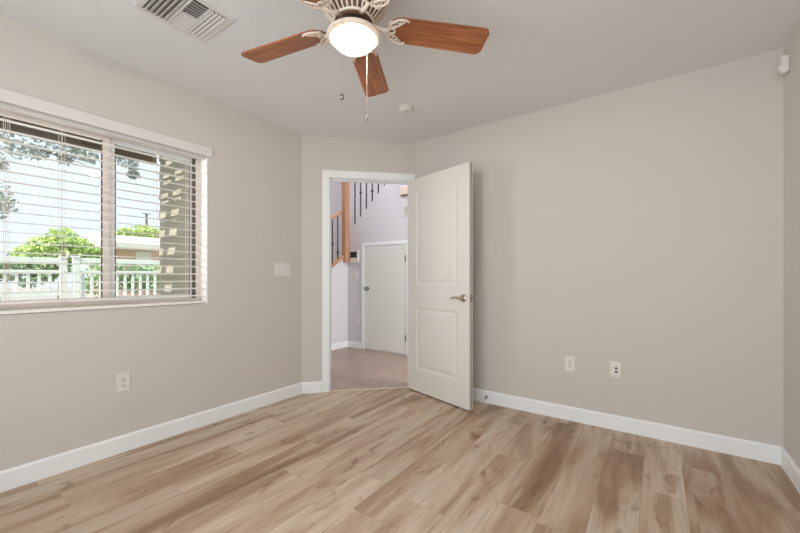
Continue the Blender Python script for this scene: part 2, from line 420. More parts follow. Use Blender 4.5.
# ------------------------------------------------------------------ hallway
HX, HY, HC = -4.0, 4.2, 3.6
bm = B(); prism(bm, [pa(0, -0.016), pa(UL, -0.016), (AC.x + 0.05, YB + 0.12), (0.6, YB + 0.12), (0.6, HY), (HX, HY), (HX, 1.78), (XO, 1.78), (XO, LC.y + 0.05)], -0.12, -0.0005)
struct('floor_hallway', bm, 'tile', 'brown grey tile floor of the hallway', 'floor')
# wall under the lower stair flight (sloping top), wall under the upper flight
def slope_wall(name, pts, ax, a0, a1, m, label):
    bm = B()
    if ax == 'x': A_ = [bm.verts.new((a0, p, z)) for p, z in pts]; C_ = [bm.verts.new((a1, p, z)) for p, z in pts]
    else: A_ = [bm.verts.new((p, a0, z)) for p, z in pts]; C_ = [bm.verts.new((p, a1, z)) for p, z in pts]
    n = len(pts); bm.faces.new(A_); bm.faces.new(C_[::-1])
    for i in range(n): bm.faces.new((A_[i], C_[i], C_[(i + 1) % n], A_[(i + 1) % n]))
    return struct(name, bm, m, label, 'wall')
S1, S2 = 0.655, 0.885
zl = lambda y: 1.43 + (y - 4.14) * S1
zu = lambda x: 1.81 + (x + 3.972) * S2
slope_wall('wall_lower_stairs', [(2.0, -0.12), (HY, -0.12), (HY, 1.43), (4.14, 1.43), (2.0, zl(2.0))], 'x', HX - 0.12, HX, 'hall_wall', 'pale hallway wall under the lower stair railing')
slope_wall('wall_upper_stairs', [(HX - 0.12, -0.12), (0.6, -0.12), (0.6, HC), (-1.97, HC), (HX + 0.0, 1.785), (HX - 0.12, 1.785)], 'y', HY, HY + 0.12, 'hall_wall', 'pale hallway wall around the closet door')
struct('wall_stairwell_side', bx(-5.25, -5.13, 2.35, 5.4, -0.12, HC), 'hall_wall', 'pale stairwell wall seen between lower balusters', 'wall')
struct('wall_stairwell_end', bx(-5.13, 0.6, 5.28, 5.4, -0.12, HC), 'hall_wall', 'pale stairwell wall seen between upper balusters', 'wall')
struct('wall_hallway_end', bx(0.6, 0.72, YB + 0.12, 5.4, -0.12, HC), 'hall_wall', 'pale end wall of the hallway', 'wall')
bm = B(); box(bm, -4.22, 0.72, 1.62, 2.25, HC, HC + 0.1); box(bm, -5.25, 0.72, 2.25, 5.4, HC, HC + 0.1)
struct('ceiling_hallway', bm, 'ceiling', 'white ceiling high above the hallway', 'ceiling')
bm = B(); box(bm, AC.x - 0.08, 0.6, YB + 0.03, YB + 0.12, CH, HC)
struct('wall_over_bedroom', bm, 'hall_wall', 'pale upper wall over the bedroom', 'wall')
bm = B(); box(bm, 0.0, UL, -0.12, -0.03, CH, HC, mat=A_MAT)
struct('wall_over_doorway', bm, 'hall_wall', 'pale upper wall over the doorway', 'wall')
bm = B(); box(bm, XO, XO + 0.10, 1.78, LC.y + 0.06, CH + 0.12, HC)
struct('wall_over_window_side', bm, 'hall_wall', 'pale upper wall beside the stairwell', 'wall')
# exterior wall with lap siding next to the window
bm = B(); SY = 1.62
box(bm, -4.22, XO, SY + 0.02, 1.78, -0.3, HC); box(bm, -4.22, -4.12, 1.78, 2.25, -0.3, HC); box(bm, -5.25, -4.12, 2.25, 2.35, -0.3, HC)
z = -0.1
while z < 2.36:
    a = [(-4.22, SY + 0.02, z), (XO, SY + 0.02, z), (XO, SY + 0.02, z + 0.2), (-4.22, SY + 0.02, z + 0.2)]
    f = [(-4.22, SY - 0.004, z), (XO, SY - 0.004, z), (XO, SY + 0.012, z + 0.2), (-4.22, SY + 0.012, z + 0.2)]
    va = [bm.verts.new(p) for p in a]; vf = [bm.verts.new(p) for p in f]
    bm.faces.new(vf)
    for i in range(4): bm.faces.new((va[i], va[(i + 1) % 4], vf[(i + 1) % 4], vf[i]))
    z += 0.2
struct('wall_exterior', bm, 'stucco', 'beige lap sided outside wall seen through the window', 'wall')

# hallway baseboards and closet casing
bm = B(); board_prof(bm, HY - 1.85, 0.09, 0.014, frame(HX, 1.85, 0, 1, 1, 0)); struct('baseboard_lower_stairs', bm, 'trim', 'white hallway baseboard under the lower stair wall', 'baseboard')
bm = B(); board_prof(bm, 0.305, 0.09, 0.014, frame(HX + 0.001, HY, 1, 0, 0, -1)); struct('baseboard_closet', bm, 'trim', 'short white hallway baseboard beside the closet door', 'baseboard')
CX0, CX1, CZ = -3.642, -2.872, 1.562
bm = B()
box(bm, CX0 - 0.055, CX0 - 0.004, HY - 0.016, HY, 0, CZ + 0.006, 0.003); box(bm, CX1 + 0.004, CX1 + 0.055, HY - 0.016, HY, 0, CZ + 0.006, 0.003)
box(bm, CX0 - 0.055, CX1 + 0.055, HY - 0.016, HY, CZ + 0.006, CZ + 0.056, 0.003)
struct('trim_3', bm, 'trim', 'white casing around the low closet door', 'door frame')
cl = thing('door_2', 'low flat pale closet door under the stairs', 'door', (CX0, HY, 0), kind='structure')
obj('door_leaf', bx(0.0, CX1 - CX0, -0.010, -0.001, 0.02, CZ, 0.002), 'closet_door', cl)
bm = B(); R = Matrix.Translation((0.062, -0.010, 0.925)) @ Matrix.Rotation(PI / 2, 4, 'X')
lathe(bm, [(0, 0), (0.032, 0), (0.032, 0.004), (0.014, 0.008), (0.012, 0.030), (0.022, 0.036), (0.028, 0.048), (0.025, 0.060), (0, 0.066)], 24, mat=R)
obj('knob', bm, 'steel', cl, True)
for z in (0.24, 1.36):
    bm = B(); tube(bm, [(CX1 - CX0 + 0.001, -0.014, z - 0.045), (CX1 - CX0 + 0.001, -0.014, z + 0.045)], 0.006, 8)
    box(bm, CX1 - CX0 - 0.022, CX1 - CX0, -0.0125, -0.010, z - 0.045, z + 0.045); obj('hinge', bm, 'steel', cl)

# stair railings
def baluster(parent, p0, p1, knuckles, r=0.0075):
    bm = B(); p0, p1 = Vector(p0), Vector(p1)
    d = (p1 - p0)
    box(bm, -r, r, -r, r, 0, d.length, mat=Matrix.Translation(p0))
    b = obj('baluster', bm, 'iron', parent)
    for k in knuckles:
        if 0.02 < k < d.length - 0.02:
            bm = B(); lathe(bm, [(0.008, -0.024), (0.019, -0.014), (0.022, 0), (0.019, 0.014), (0.008, 0.024)], 10, c=(p0.x, p0.y, p0.z + k)); obj('knuckle', bm, 'iron', b, True)
low = thing('stair_railing', 'lower stair railing with oak newel post and sloping handrail', 'railing', (0, 0, 0))
NX, NY = HX + 0.012, 4.14
bm = B(); box(bm, NX - 0.045, NX + 0.045, NY - 0.045, NY + 0.045, 1.33, 2.66, 0.006); box(bm, NX - 0.055, NX + 0.055, NY - 0.055, NY + 0.055, 2.66, 2.69, 0.006); obj('newel_post', bm, 'newel', low)
def sloped(bm, axis, fixed, a0, a1, zf, half, below, above, bev=0.0):
    pts = []
    for a in (a0, a1):
        for s in (-1, 1):
            for dz in (-below, above):
                p = (fixed + s * half, a, zf(a) + dz) if axis == 'y' else (a, fixed + s * half, zf(a) + dz)
                pts.append(bm.verts.new(p))
    for f in ((0, 1, 3, 2), (4, 6, 7, 5), (0, 4, 5, 1), (2, 3, 7, 6), (0, 2, 6, 4), (1, 5, 7, 3)): bm.faces.new([pts[i] for i in f])
    if bev: bmesh.ops.bevel(bm, geom=list({e for v in pts for e in v.link_edges}), offset=bev, segments=2, affect='EDGES')
bm = B(); sloped(bm, 'y', HX - 0.03, 2.0, NY - 0.045, lambda y: zl(y), 0.055, 0.0, 0.035, 0.004); obj('base_rail', bm, 'newel', low)
bm = B(); sloped(bm, 'y', HX - 0.03, 2.0, NY - 0.045, lambda y: zl(y) + 0.70, 0.030, 0.0, 0.055, 0.010); obj('handrail', bm, 'newel', low)
y = NY - 0.13; i = 0
while y > 2.1:
    baluster(low, (HX - 0.03, y, zl(y) + 0.035), (HX - 0.03, y, zl(y) + 0.70), [0.10] if i % 2 == 0 else [0.30]); y -= 0.115; i += 1
up = thing('stair_railing', 'upper stair railing of dark iron balusters rising along the hallway wall', 'railing', (0, 0, 0))
x = HX + 0.10; i = 0
while x < -2.1:
    baluster(up, (x, HY + 0.06, zu(x)), (x, HY + 0.06, zu(x) + 0.86), ([], [0.44], [], [0.22], [], [0.30])[i % 6]); x += 0.118; i += 1
bm = B(); sloped(bm, 'x', HY + 0.06, NX + 0.045, -2.0, lambda x: zu(x) + 0.86, 0.030, 0.0, 0.055, 0.010); obj('handrail', bm, 'newel', up)
# landing and stair flights behind the walls
bm = B()
for k in range(1, 7): box(bm, -5.13, HX - 0.12, 2.09 + k * 0.27, 2.36 + k * 0.27, -0.12, 0.18 * (k + 1) - 0.06)
box(bm, -5.13, HX - 0.12, 3.98, 5.28, -0.12, 1.20)
for k in range(8): box(bm, HX - 0.12 + k * 0.25, HX - 0.12 + (k + 1) * 0.25, HY + 0.12, 5.28, -0.12, 1.38 + 0.18 * k)
tag(obj('staircase', bm, 'ledge_wood'), 'stair flights and landing behind the sloping hallway walls', 'stairs', None, 'structure')

# high ledge and vent grille on the hallway wall
lg = thing('wall_ledge', 'small tan wooden ledge high on the hallway wall', 'shelf', (-2.96, HY, 2.30))
obj('top_board', bx(0, 0.9, -0.03, -0.0005, -0.045, 0.06, 0.004), 'ledge_wood', lg)
obj('underside_lip', bx(0.006, 0.894, -0.026, -0.0005, -0.062, -0.045), 'bronze', lg)
vg = thing('return_grille', 'small pale grille on the hallway wall below the tan ledge', 'vent', (-2.935, HY, 1.96))
bm = B(); box(bm, 0, 0.35, -0.004, -0.0005, 0, 0.15); obj('backing', bm, 'duct', vg)
bm = B(); box(bm, 0, 0.35, -0.010, -0.0005, 0, 0.02); box(bm, 0, 0.35, -0.010, -0.0005, 0.13, 0.15); box(bm, 0, 0.02, -0.010, -0.0005, 0.02, 0.13); box(bm, 0.33, 0.35, -0.010, -0.0005, 0.02, 0.13); obj('frame', bm, 'louver', vg)
for k in range(5): obj('slat', bx(0.02, 0.33, -0.009, -0.004, 0.027 + k * 0.021, 0.040 + k * 0.021), 'louver', vg)

# keypad, switch plate and low wall plate in the hallway
kp = thing('security_keypad', 'white keypad with dark screen on the hallway wall', 'keypad', (-3.84, HY, 1.42))
obj('body', bx(-0.088, 0.088, -0.028, -0.0005, -0.098, 0.098, 0.006), 'plastic', kp)
obj('screen', bx(-0.076, 0.058, -0.0295, -0.027, -0.022, 0.072, 0.0005), 'screen', kp)
bm = B()
for r_ in range(2):
    for c_ in range(4): box(bm, -0.07 + c_ * 0.034, -0.07 + c_ * 0.034 + 0.024, -0.031, -0.027, -0.058 - r_ * 0.026, -0.042 - r_ * 0.026, 0.002)
obj('button_row', bm, 'valance', kp)

def switch_plate(name, label, loc, rz, gangs, m='plastic', group=None):
    t = thing(name, label, 'light switch', loc, rz, group)
    wd = 0.07 + 0.046 * (gangs - 1)
    obj('plate', bx(-wd / 2, wd / 2, -0.006, -0.0003, -0.0575, 0.0575, 0.003), m, t)
    for g in range(gangs):
        cx = (g - (gangs - 1) / 2) * 0.046
        bm = B(); vs_ = box(bm, cx - 0.0165, cx + 0.0165, -0.011, -0.005, -0.0335, 0.0335, 0.0015, Matrix.Translation((0, 0, 0)))
        for v in bm.verts:
            if v.co.y < -0.009: v.co.y += 0.004 * (v.co.z / 0.0335) * (1 if g % 2 else -1) * 0.6
        obj('rocker', bm, 'valance', t)
    return t
switch_plate('light_switch', 'wide pale switch plate on the wall between window and doorway', (XL, 2.04, 1.168), PI / 2, 3)
switch_plate('light_switch', 'pale switch plate under the hallway keypad', (-3.822, HY, 1.128), 0, 2)

def outlet(label, loc, rz, size=1.0):
    t = thing('wall_outlet', label, 'outlet', loc, rz)
    obj('plate', bx(-0.036 * size, 0.036 * size, -0.006, -0.0003, -0.0585 * size, 0.0585 * size, 0.003), 'plastic', t)
    for s in (-1, 1):
        bm = B(); pts = [(0.017 * math.cos(a) * (1 if abs(math.cos(a)) < 0.95 else 0.98), max(-0.0135, min(0.0135, 0.017 * math.sin(a)))) for a in [2 * PI * k / 24 for k in range(24)]]
        prism(bm, pts, 0, 0.003, Matrix.Translation((0, -0.0055, s * 0.0195)) @ Matrix.Rotation(PI / 2, 4, 'X'))
        r = obj('receptacle', bm, 'valance', t)
        bm = B(); zc = s * 0.0195
        box(bm, -0.0075, -0.0050, -0.0092, -0.0083, zc - 0.001, zc + 0.008); box(bm, 0.0050, 0.0072, -0.0092, -0.0083, zc - 0.001, zc + 0.007)
        lathe(bm, [(0, 0), (0.0028, 0), (0.0028, 0.0008), (0, 0.0008)], 10, mat=Matrix.Translation((0, -0.0084, zc - 0.0075)) @ Matrix.Rotation(PI / 2, 4, 'X'))
        obj('slot', bm, 'slot', r)
    bm = B(); lathe(bm, [(0, 0), (0.003, 0), (0.0026, 0.001), (0, 0.0012)], 10, mat=Matrix.Translation((0, -0.006, 0)) @ Matrix.Rotation(PI / 2, 4, 'X')); obj('screw', bm, 'steel', t)
    return t
outlet('white duplex outlet under the window wall near the floor', (XL, 0.852, 0.437), PI / 2)
outlet('white duplex outlet on the long wall nearer the open door', (-0.549, YB, 0.434), 0)
outlet('white outlet low on the hallway wall beside the closet door', (-3.782, HY, 0.42), 0)
jk = thing('cable_plate', 'white wall plate with two dark jacks on the long wall', 'wall plate', (-0.247, YB, 0.435))
obj('plate', bx(-0.036, 0.036, -0.006, -0.0003, -0.0585, 0.0585, 0.003), 'plastic', jk)
for zc in (0.009, -0.017):
    bm = B(); lathe(bm, [(0, 0), (0.0075, 0), (0.0075, 0.004), (0.005, 0.004), (0.005, 0.010), (0, 0.010)], 12, mat=Matrix.Translation((0.003, -0.0058, zc)) @ Matrix.Rotation(PI / 2, 4, 'X')); obj('jack', bm, 'slot', jk)
for zc in (0.048, -0.048):
    bm = B(); lathe(bm, [(0, 0), (0.003, 0), (0.0026, 0.001), (0, 0.0012)], 10, mat=Matrix.Translation((0, -0.006, zc)) @ Matrix.Rotation(PI / 2, 4, 'X')); obj('screw', bm, 'valance', jk)

# spring door stop on the baseboard
ds = thing('door_stop', 'small spring door stop on the baseboard behind the door', 'door stop', (-1.217, YB - BT, 0.055))
RX = Matrix.Rotation(PI / 2, 4, 'X')
bm = B(); lathe(bm, [(0, 0), (0.013, 0), (0.012, 0.004), (0.006, 0.007), (0, 0.008)], 16, mat=RX); obj('base', bm, 'steel', ds)
bm = B(); tube(bm, [(0.0055 * math.cos(k * 0.9), -0.006 - k * 0.0009, 0.0055 * math.sin(k * 0.9)) for k in range(64)], 0.0014, 6); obj('spring', bm, 'steel', ds)
bm = B(); lathe(bm, [(0, 0.062), (0.0085, 0.062), (0.009, 0.074), (0.006, 0.079), (0, 0.080)], 14, mat=RX); obj('rubber_tip', bm, 'plastic', ds, True)

# motion sensor, smoke detector
ms = thing('motion_sensor', 'small white motion sensor high in the wall corner', 'sensor', (XR, 2.925, 2.295), -PI / 2)
bm = B(); box(bm, -0.028, 0.028, -0.036, -0.0005, -0.048, 0.048, 0.008); obj('body', bm, 'plastic', ms, True)
bm = B(); box(bm, -0.018, 0.018, -0.040, -0.035, -0.030, 0.0, 0.004); obj('lens', bm, 'trim', ms)
obj('indicator', bx(-0.004, 0.004, -0.0375, -0.0355, -0.042, -0.036), 'slot', ms)
sd = thing('smoke_detector', 'round white smoke detector on the ceiling beyond the fan', 'smoke detector', (-1.63, 2.37, CH))
bm = B(); lathe(bm, [(0, -0.0003), (0.062, -0.0003), (0.062, -0.008), (0.058, -0.010)], 36); obj('base', bm, 'plastic', sd, True)
bm = B(); lathe(bm, [(0.056, -0.009), (0.056, -0.024), (0.048, -0.034), (0.03, -0.037), (0, -0.037)], 36); obj('cover', bm, 'plastic', sd, True)
bm = B(); lathe(bm, [(0, 0), (0.006, 0), (0.006, -0.002), (0, -0.002)], 12, c=(0.02, -0.02, -0.0365)); obj('test_button', bm, 'duct', sd)

# ------------------------------------------------------------------ ceiling register
rg = thing('air_register', 'square white ceiling air register with angled louvers', 'vent', (-1.947, 0.865, CH))
RWX, RWY = 0.165, 0.172
ix, iy = RWX - 0.030, RWY - 0.030
obj('duct', bx(-ix, ix, -iy, iy, -0.002, -0.0004), 'duct', rg)
bm = B()
def flange(x0, x1, y0, y1): box(bm, x0, x1, y0, y1, -0.009, -0.0004, 0.002)
flange(-RWX, -ix, -RWY, RWY); flange(ix, RWX, -RWY, RWY); flange(-ix, ix, -RWY, -iy); flange(-ix, ix, iy, RWY)
ya, yb = -iy + 0.115, iy - 0.082
box(bm, -ix, ix, ya - 0.003, ya + 0.003, -0.016, -0.002); box(bm, -ix, ix, yb - 0.003, yb + 0.003, -0.016, -0.002); box(bm, -0.003, 0.003, ya + 0.003, yb - 0.003, -0.016, -0.002)
obj('frame', bm, 'louver', rg)
def louver(length, cx, cy, along, tilt, wd=0.022):
    bm = B(); box(bm, -length / 2, length / 2, -wd / 2, wd / 2, -0.0008, 0.0008)
    Mx = Matrix.Translation((cx, cy, -0.011)) @ Matrix.Rotation(0 if along == 'x' else PI / 2, 4, 'Z') @ Matrix.Rotation(math.radians(tilt), 4, 'X')
    bmesh.ops.transform(bm, matrix=Mx, verts=bm.verts); obj('louver', bm, 'louver', rg)
for k in range(5): louver(2 * ix - 0.004, 0, -iy + 0.013 + k * 0.0215, 'x', 35)
for k in range(4): louver(2 * ix - 0.004, 0, yb + 0.013 + k * 0.0195, 'x', -30, 0.0125)
for k in range(6):
    louver(yb - ya - 0.008, -ix + 0.012 + k * 0.0205, (ya + yb) / 2, 'y', -30, 0.012)
    louver(yb - ya - 0.008, 0.014 + k * 0.0205, (ya + yb) / 2, 'y', 30, 0.012)

# ------------------------------------------------------------------ ceiling fan
FX, FY = -1.100, 1.194
fan = thing('ceiling_fan', 'ceiling fan with reddish wood blades, cream ornate motor and lit bowl', 'ceiling fan', (FX, FY, CH))
ZB = -0.22
bm = B(); lathe(bm, [(0, -0.0005), (0.095, -0.0005), (0.10, -0.02), (0.105, -0.045), (0.128, -0.058), (0.146, -0.080), (0.148, -0.118), (0.140, -0.136), (0.105, -0.180), (0.082, -0.203), (0.072, -0.215), (0, -0.215)], 48)
mh = obj('motor_housing', bm, 'bronze', fan, True)
bm = B()
for k in range(28):
    a = 2 * PI * k / 28; c, s = math.cos(a), math.sin(a)
    pts = [(0.150, -0.116), (0.143, -0.138), (0.124, -0.160), (0.105, -0.183), (0.084, -0.207)]
    tube(bm, [(r * c, r * s, z_) for r, z_ in pts], [0.006, 0.0075, 0.006, 0.0045, 0.003], 6)
for r, z_, t_ in ((0.148, -0.082, 0.006), (0.150, -0.115, 0.007), (0.106, -0.046, 0.006), (0.086, -0.208, 0.006)):
    tube(bm, [(r * math.cos(2 * PI * k / 48), r * math.sin(2 * PI * k / 48), z_) for k in range(49)], t_, 8, False)
for k in range(18):
    a0 = 2 * PI * k / 18
    tube(bm, [(0.149 * math.cos(a0 + 0.13 * math.sin(q)), 0.149 * math.sin(a0 + 0.13 * math.sin(q)), -0.099 + 0.012 * math.cos(q)) for q in [2 * PI * j / 12 for j in range(13)]], 0.003, 5, False)
obj('filigree', bm, 'cream', mh, True)
bm = B(); lathe(bm, [(0.0, -0.21), (0.055, -0.21), (0.060, -0.225), (0.048, -0.235), (0.048, -0.250), (0, -0.25)], 32); obj('switch_housing', bm, 'black', fan, True)
RIM = -0.272
bm = B(); lathe(bm, [(0.0, RIM + 0.030), (0.050, RIM + 0.030), (0.085, RIM + 0.022), (0.108, RIM + 0.010), (0.118, RIM), (0.117, RIM - 0.010), (0.104, RIM - 0.014), (0.100, RIM - 0.004), (0.099, RIM + 0.004)], 48); obj('light_fitter', bm, 'cream', fan, True)
bm = B(); lathe(bm, [(0.0985, RIM + 0.001), (0.03, RIM + 0.004), (0.018, RIM - 0.008), (0, RIM - 0.008)], 32); obj('bowl_dimming_plate', bm, 'black', fan)  # dark plate added to cut the brightness showing through the bowl
bm = B(); lathe(bm, [(0.099, RIM - 0.004)] + [(0.098 * math.cos(a), RIM - 0.008 - 0.058 * math.sin(a)) for a in [PI / 2 * k / 10 for k in range(10)]] + [(0, RIM - 0.066)], 48); obj('glass_bowl', bm, 'bowl', fan, True)

bulb = lamp('fan_bulb', 'POINT', (0, 0, RIM - 0.028), (0, 0, -1), 30, (1.0, 0.92, 0.82)); bulb.data.shadow_soft_size = 0.03; bulb.parent = fan

def blade_outline():
    r0, r1 = 0.150, 0.625; w0, w1 = 0.066, 0.073
    pts = []
    def arc(cx, cy, r, a0, a1, n=6): return [(cx + r * math.cos(math.radians(a0 + (a1 - a0) * i / n)), cy + r * math.sin(math.radians(a0 + (a1 - a0) * i / n))) for i in range(n + 1)]
    pts += arc(r1 - 0.03, -w1 + 0.03, 0.03, -90, -8); pts += arc(r1 - 0.03, w1 - 0.03, 0.03, 8, 90)
    pts += arc(r0 + 0.062, w0 - 0.062, 0.062, 90, 180, 10); pts += arc(r0 + 0.062, -w0 + 0.062, 0.062, 180, 270, 10)
    return pts
def make_blade(az):
    Mz = Matrix.Rotation(math.radians(az), 4, 'Z') @ Matrix.Translation((0, 0, ZB)) @ Matrix.Rotation(math.radians(PITCH), 4, 'X')
    b = bpy.data.objects.new('blade', blade_me); COL.objects.link(b); b.parent = fan; b.matrix_local = Mz
    i = bpy.data.objects.new('blade_iron', iron_me); COL.objects.link(i); i.parent = b
PITCH = -12
bm = B(); prism(bm, blade_outline(), 0.0, 0.006); bmesh.ops.recalc_face_normals(bm, faces=bm.faces)
blade_me = bpy.data.meshes.new('blade'); bm.to_mesh(blade_me); bm.free(); blade_me.materials.append(M['blade'])
bm = B()
zi = -0.005
tube(bm, [(0.085, 0, 0.008), (0.11, 0, -0.004), (0.135, 0, -0.008), (0.16, 0, zi)], [0.013, 0.010, 0.009, 0.008], 8)
def loop(pts, r=0.0045, cl=False):
    tube(bm, [(x_, y_, zi) for x_, y_ in pts], r, 6, not cl)
loop([(0.214 + 0.060 * math.cos(a), 0.062 * math.sin(a)) for a in [math.radians(62 + 236 * k / 16) for k in range(17)]], 0.0055)
for s in (-1, 1):
    loop([(0.150, s * 0.004), (0.170, s * 0.012), (0.195, s * 0.030), (0.222, s * 0.054)], 0.005)
    loop([(0.168 + 0.013 * math.cos(a), s * (0.034 + 0.014 * math.sin(a))) for a in [2 * PI * k / 12 for k in range(13)]], 0.004)
    loop([(0.196 + 0.011 * math.cos(a), s * (0.050 + 0.008 * math.sin(a))) for a in [2 * PI * k / 12 for k in range(13)]], 0.0035)
    loop([(0.172, s * 0.012), (0.185, s * 0.006), (0.186, 0)], 0.005)
iron_me = bpy.data.meshes.new('blade_iron'); bmesh.ops.recalc_face_normals(bm, faces=bm.faces); bm.to_mesh(iron_me); bm.free(); iron_me.materials.append(M['cream'])
for p in iron_me.polygons: p.use_smooth = True
for k in range(5): make_blade(47.0 + 72 * k)
def chain(dx, dy, z0, z1, knob_m, knob_r):
    bm = B(); n = int((z0 - z1) / 0.0075)
    tube(bm, [(dx, dy, z0), (dx, dy, z1)], 0.0011, 5)
    for k in range(n): bmesh.ops.create_icosphere(bm, subdivisions=1, radius=0.0019, matrix=Matrix.Translation((dx, dy, z0 - k * 0.0075)))
    c = obj('pull_chain', bm, 'nickel' if knob_m == 'steel' else 'cream', fan)
    bm = B(); lathe(bm, [(0, 0.012), (knob_r * 0.5, 0.010), (knob_r, 0), (knob_r * 0.9, -0.010), (knob_r * 0.4, -0.016), (0, -0.017)], 14, c=(dx, dy, z1 - 0.012)); obj('pull_knob', bm, knob_m, c, True)
chain(0.042, -0.118, -0.262, -0.585, 'steel', 0.009)
chain(-0.020, 0.112, -0.275, -0.580, 'steel', 0.007)

# ------------------------------------------------------------------ window and blind
GX = -2.885
win = thing('window_1', 'sliding window with almond frame and white blind', 'window', (0, 0, 0), kind='structure')
bm = B(); F = 0.034
box(bm, GX - 0.02, GX + 0.03, WY0, WY0 + F, WZ0, WZ1, 0.002); box(bm, GX - 0.02, GX + 0.03, WY1 - F, WY1, WZ0, WZ1, 0.002)
box(bm, GX - 0.02, GX + 0.03, WY0 + F, WY1 - F, WZ0, WZ0 + 0.045, 0.002); box(bm, GX - 0.02, GX + 0.03, WY0 + F, WY1 - F, WZ1 - F, WZ1, 0.002)
obj('frame', bm, 'almond', win)
obj('dark_frame_strip', bx(GX - 0.018, GX + 0.028, WY1 - F - 0.014, WY1 - F - 0.0005, WZ0 + 0.046, WZ1 - F - 0.001), 'gasket', win)  # narrow dark strip along the right frame edge
def sash(y0, y1, x, wl, wr, m):
    bm = B()
    box(bm, x - 0.012, x + 0.012, y0, y0 + wl, WZ0 + 0.045, WZ1 - F, 0.002); box(bm, x - 0.012, x + 0.012, y1 - wr, y1, WZ0 + 0.045, WZ1 - F, 0.002)
    box(bm, x - 0.012, x + 0.012, y0 + wl, y1 - wr, WZ0 + 0.045, WZ0 + 0.075, 0.002); box(bm, x - 0.012, x + 0.012, y0 + wl, y1 - wr, WZ1 - F - 0.028, WZ1 - F, 0.002)
    s = obj('sash', bm, m, win)
    bm = B(); box(bm, x - 0.003, x + 0.003, y0 + wl, y1 - wr, WZ0 + 0.075, WZ1 - F - 0.028); obj('pane', bm, 'glass', s)
    bm = B(); g = 0.007
    for a, b in ((y0 + wl, y0 + wl + g), (y1 - wr - g, y1 - wr)): box(bm, x + 0.003, x + 0.008, a, b, WZ0 + 0.075, WZ1 - F - 0.028)
    obj('gasket', bm, 'gasket', s)
sash(WY0 + F, 0.816, GX + 0.014, 0.03, 0.036, 'almond')
sash(0.808, WY1 - F - 0.0145, GX - 0.010, 0.042, 0.012, 'trim')
bm = B(); box(bm, GX + 0.03, XL + 0.004, WY0, WY1, WZ0 - 0.001, WZ0 + 0.006, 0.002)
obj('window_sill', bm, 'wall', win)
bm = B(); box(bm, GX + 0.03, XL, WY1 - 0.004, WY1 + 0.0, WZ0 + 0.006, WZ1); box(bm, GX + 0.03, XL, WY0, WY0 + 0.004, WZ0 + 0.006, WZ1)
obj('jamb_liner', bm, 'blind', win)

bl = thing('window_blind', 'white horizontal slat blind hanging open in the window', 'window blind', (XL, 0, 0))
bm = B(); box(bm, 0.0005, 0.018, WY0 - 0.035, WY1 + 0.030, 1.998, 2.066, 0.004)
obj('valance', bm, 'valance', bl)
obj('headrail', bx(-0.070, -0.018, WY0 + 0.010, WY1 - 0.012, 1.985, 2.028, 0.002), 'valance', bl)
SW, SP = 0.052, 0.0533
sx = -0.045
bm = B(); n = 6; tilt = math.radians(-5)
top = []
for yv in (WY0 + 0.012, WY1 - 0.016):
    row = []
    for side in (1, -1):
        for k in range(n + 1):
            q = (k / n - 0.5) * (1 if side > 0 else -1); xx = q * SW; zz = 0.0030 * (1 - 4 * q * q) + side * 0.0014
            row.append(bm.verts.new((xx * math.cos(tilt) - zz * math.sin(tilt), yv, xx * math.sin(tilt) + zz * math.cos(tilt))))
    top.append(row)
m_ = len(top[0])
for k in range(m_): bm.faces.new((top[0][k], top[0][(k + 1) % m_], top[1][(k + 1) % m_], top[1][k]))
bm.faces.new(top[0][::-1]); bm.faces.new(top[1])
s0 = obj('slat', bm, 'blind', bl); s0.location = (sx, 0, 0.962)
for k in range(1, 19):
    c = s0.copy(); COL.objects.link(c); c.parent = bl; c.location = (sx, 0, 0.962 + SP * k)
obj('bottom_rail', bx(sx - 0.026, sx + 0.026, WY0 + 0.012, WY1 - 0.016, WZ0 + 0.008, WZ0 + 0.026, 0.003), 'blind', bl)
for yc in (0.356, 0.573, 1.057, 1.262):
    bm = B()
    for dy in (-0.008, 0.008):
        tube(bm, [(sx + SW / 2 + 0.002, yc + dy, WZ0 + 0.02), (sx + SW / 2 + 0.002, yc + dy, 1.99)], 0.0011, 5)
        tube(bm, [(sx - SW / 2 - 0.002, yc + dy, WZ0 + 0.02), (sx - SW / 2 - 0.002, yc + dy, 1.99)], 0.0011, 5)
    obj('ladder_cord', bm, 'cord', bl)

# ------------------------------------------------------------------ outside: patio cover, ground, fence
struct('ground', bx(-60, -5.25, -30, 45, -0.5, -0.16), 'asphalt', 'grey street and yard ground outside the window', 'ground')
struct('patio_slab', bx(-6.2, XO, -6, 1.61, -0.3, -0.14), 'patio_slab', 'pale concrete patio below the window', 'patio')
struct('lawn', bx(-19, -6.9, 2.4, 16, -0.17, -0.13), 'lawn', 'sunlit lawn strip behind the white fence', 'lawn')
pc = thing('patio_cover', 'brown wooden patio cover above the window outside', 'patio cover', (0, 0, 0))
PZ = 2.42
obj('fascia_beam', bx(-4.30, -4.22, -3.5, 1.60, 2.27, PZ + 0.05, 0.004), 'patio_wood', pc)
obj('ledger_board', bx(XO - 0.04, XO - 0.002, -3.5, 1.60, 2.30, PZ + 0.05), 'patio_wood', pc)
bm = B(); box(bm, -4.22, XO - 0.04, -3.5, 0.70, PZ, PZ + 0.02); box(bm, -3.625, XO - 0.04, 0.70, 1.60, PZ, PZ + 0.02); box(bm, -4.22, -4.055, 0.70, 1.60, PZ, PZ + 0.02)
obj('deck_board', bm, 'patio_wood', pc)
obj('rafter', bx(-3.895, -3.790, 0.70, 1.60, PZ, PZ + 0.02), 'patio_wood', pc)
for k in range(8): obj('lath', bx(-4.055, -3.625, 0.665 + k * 0.110, 0.665 + k * 0.110 + 0.058, PZ + 0.02, PZ + 0.03), 'patio_wood', pc)
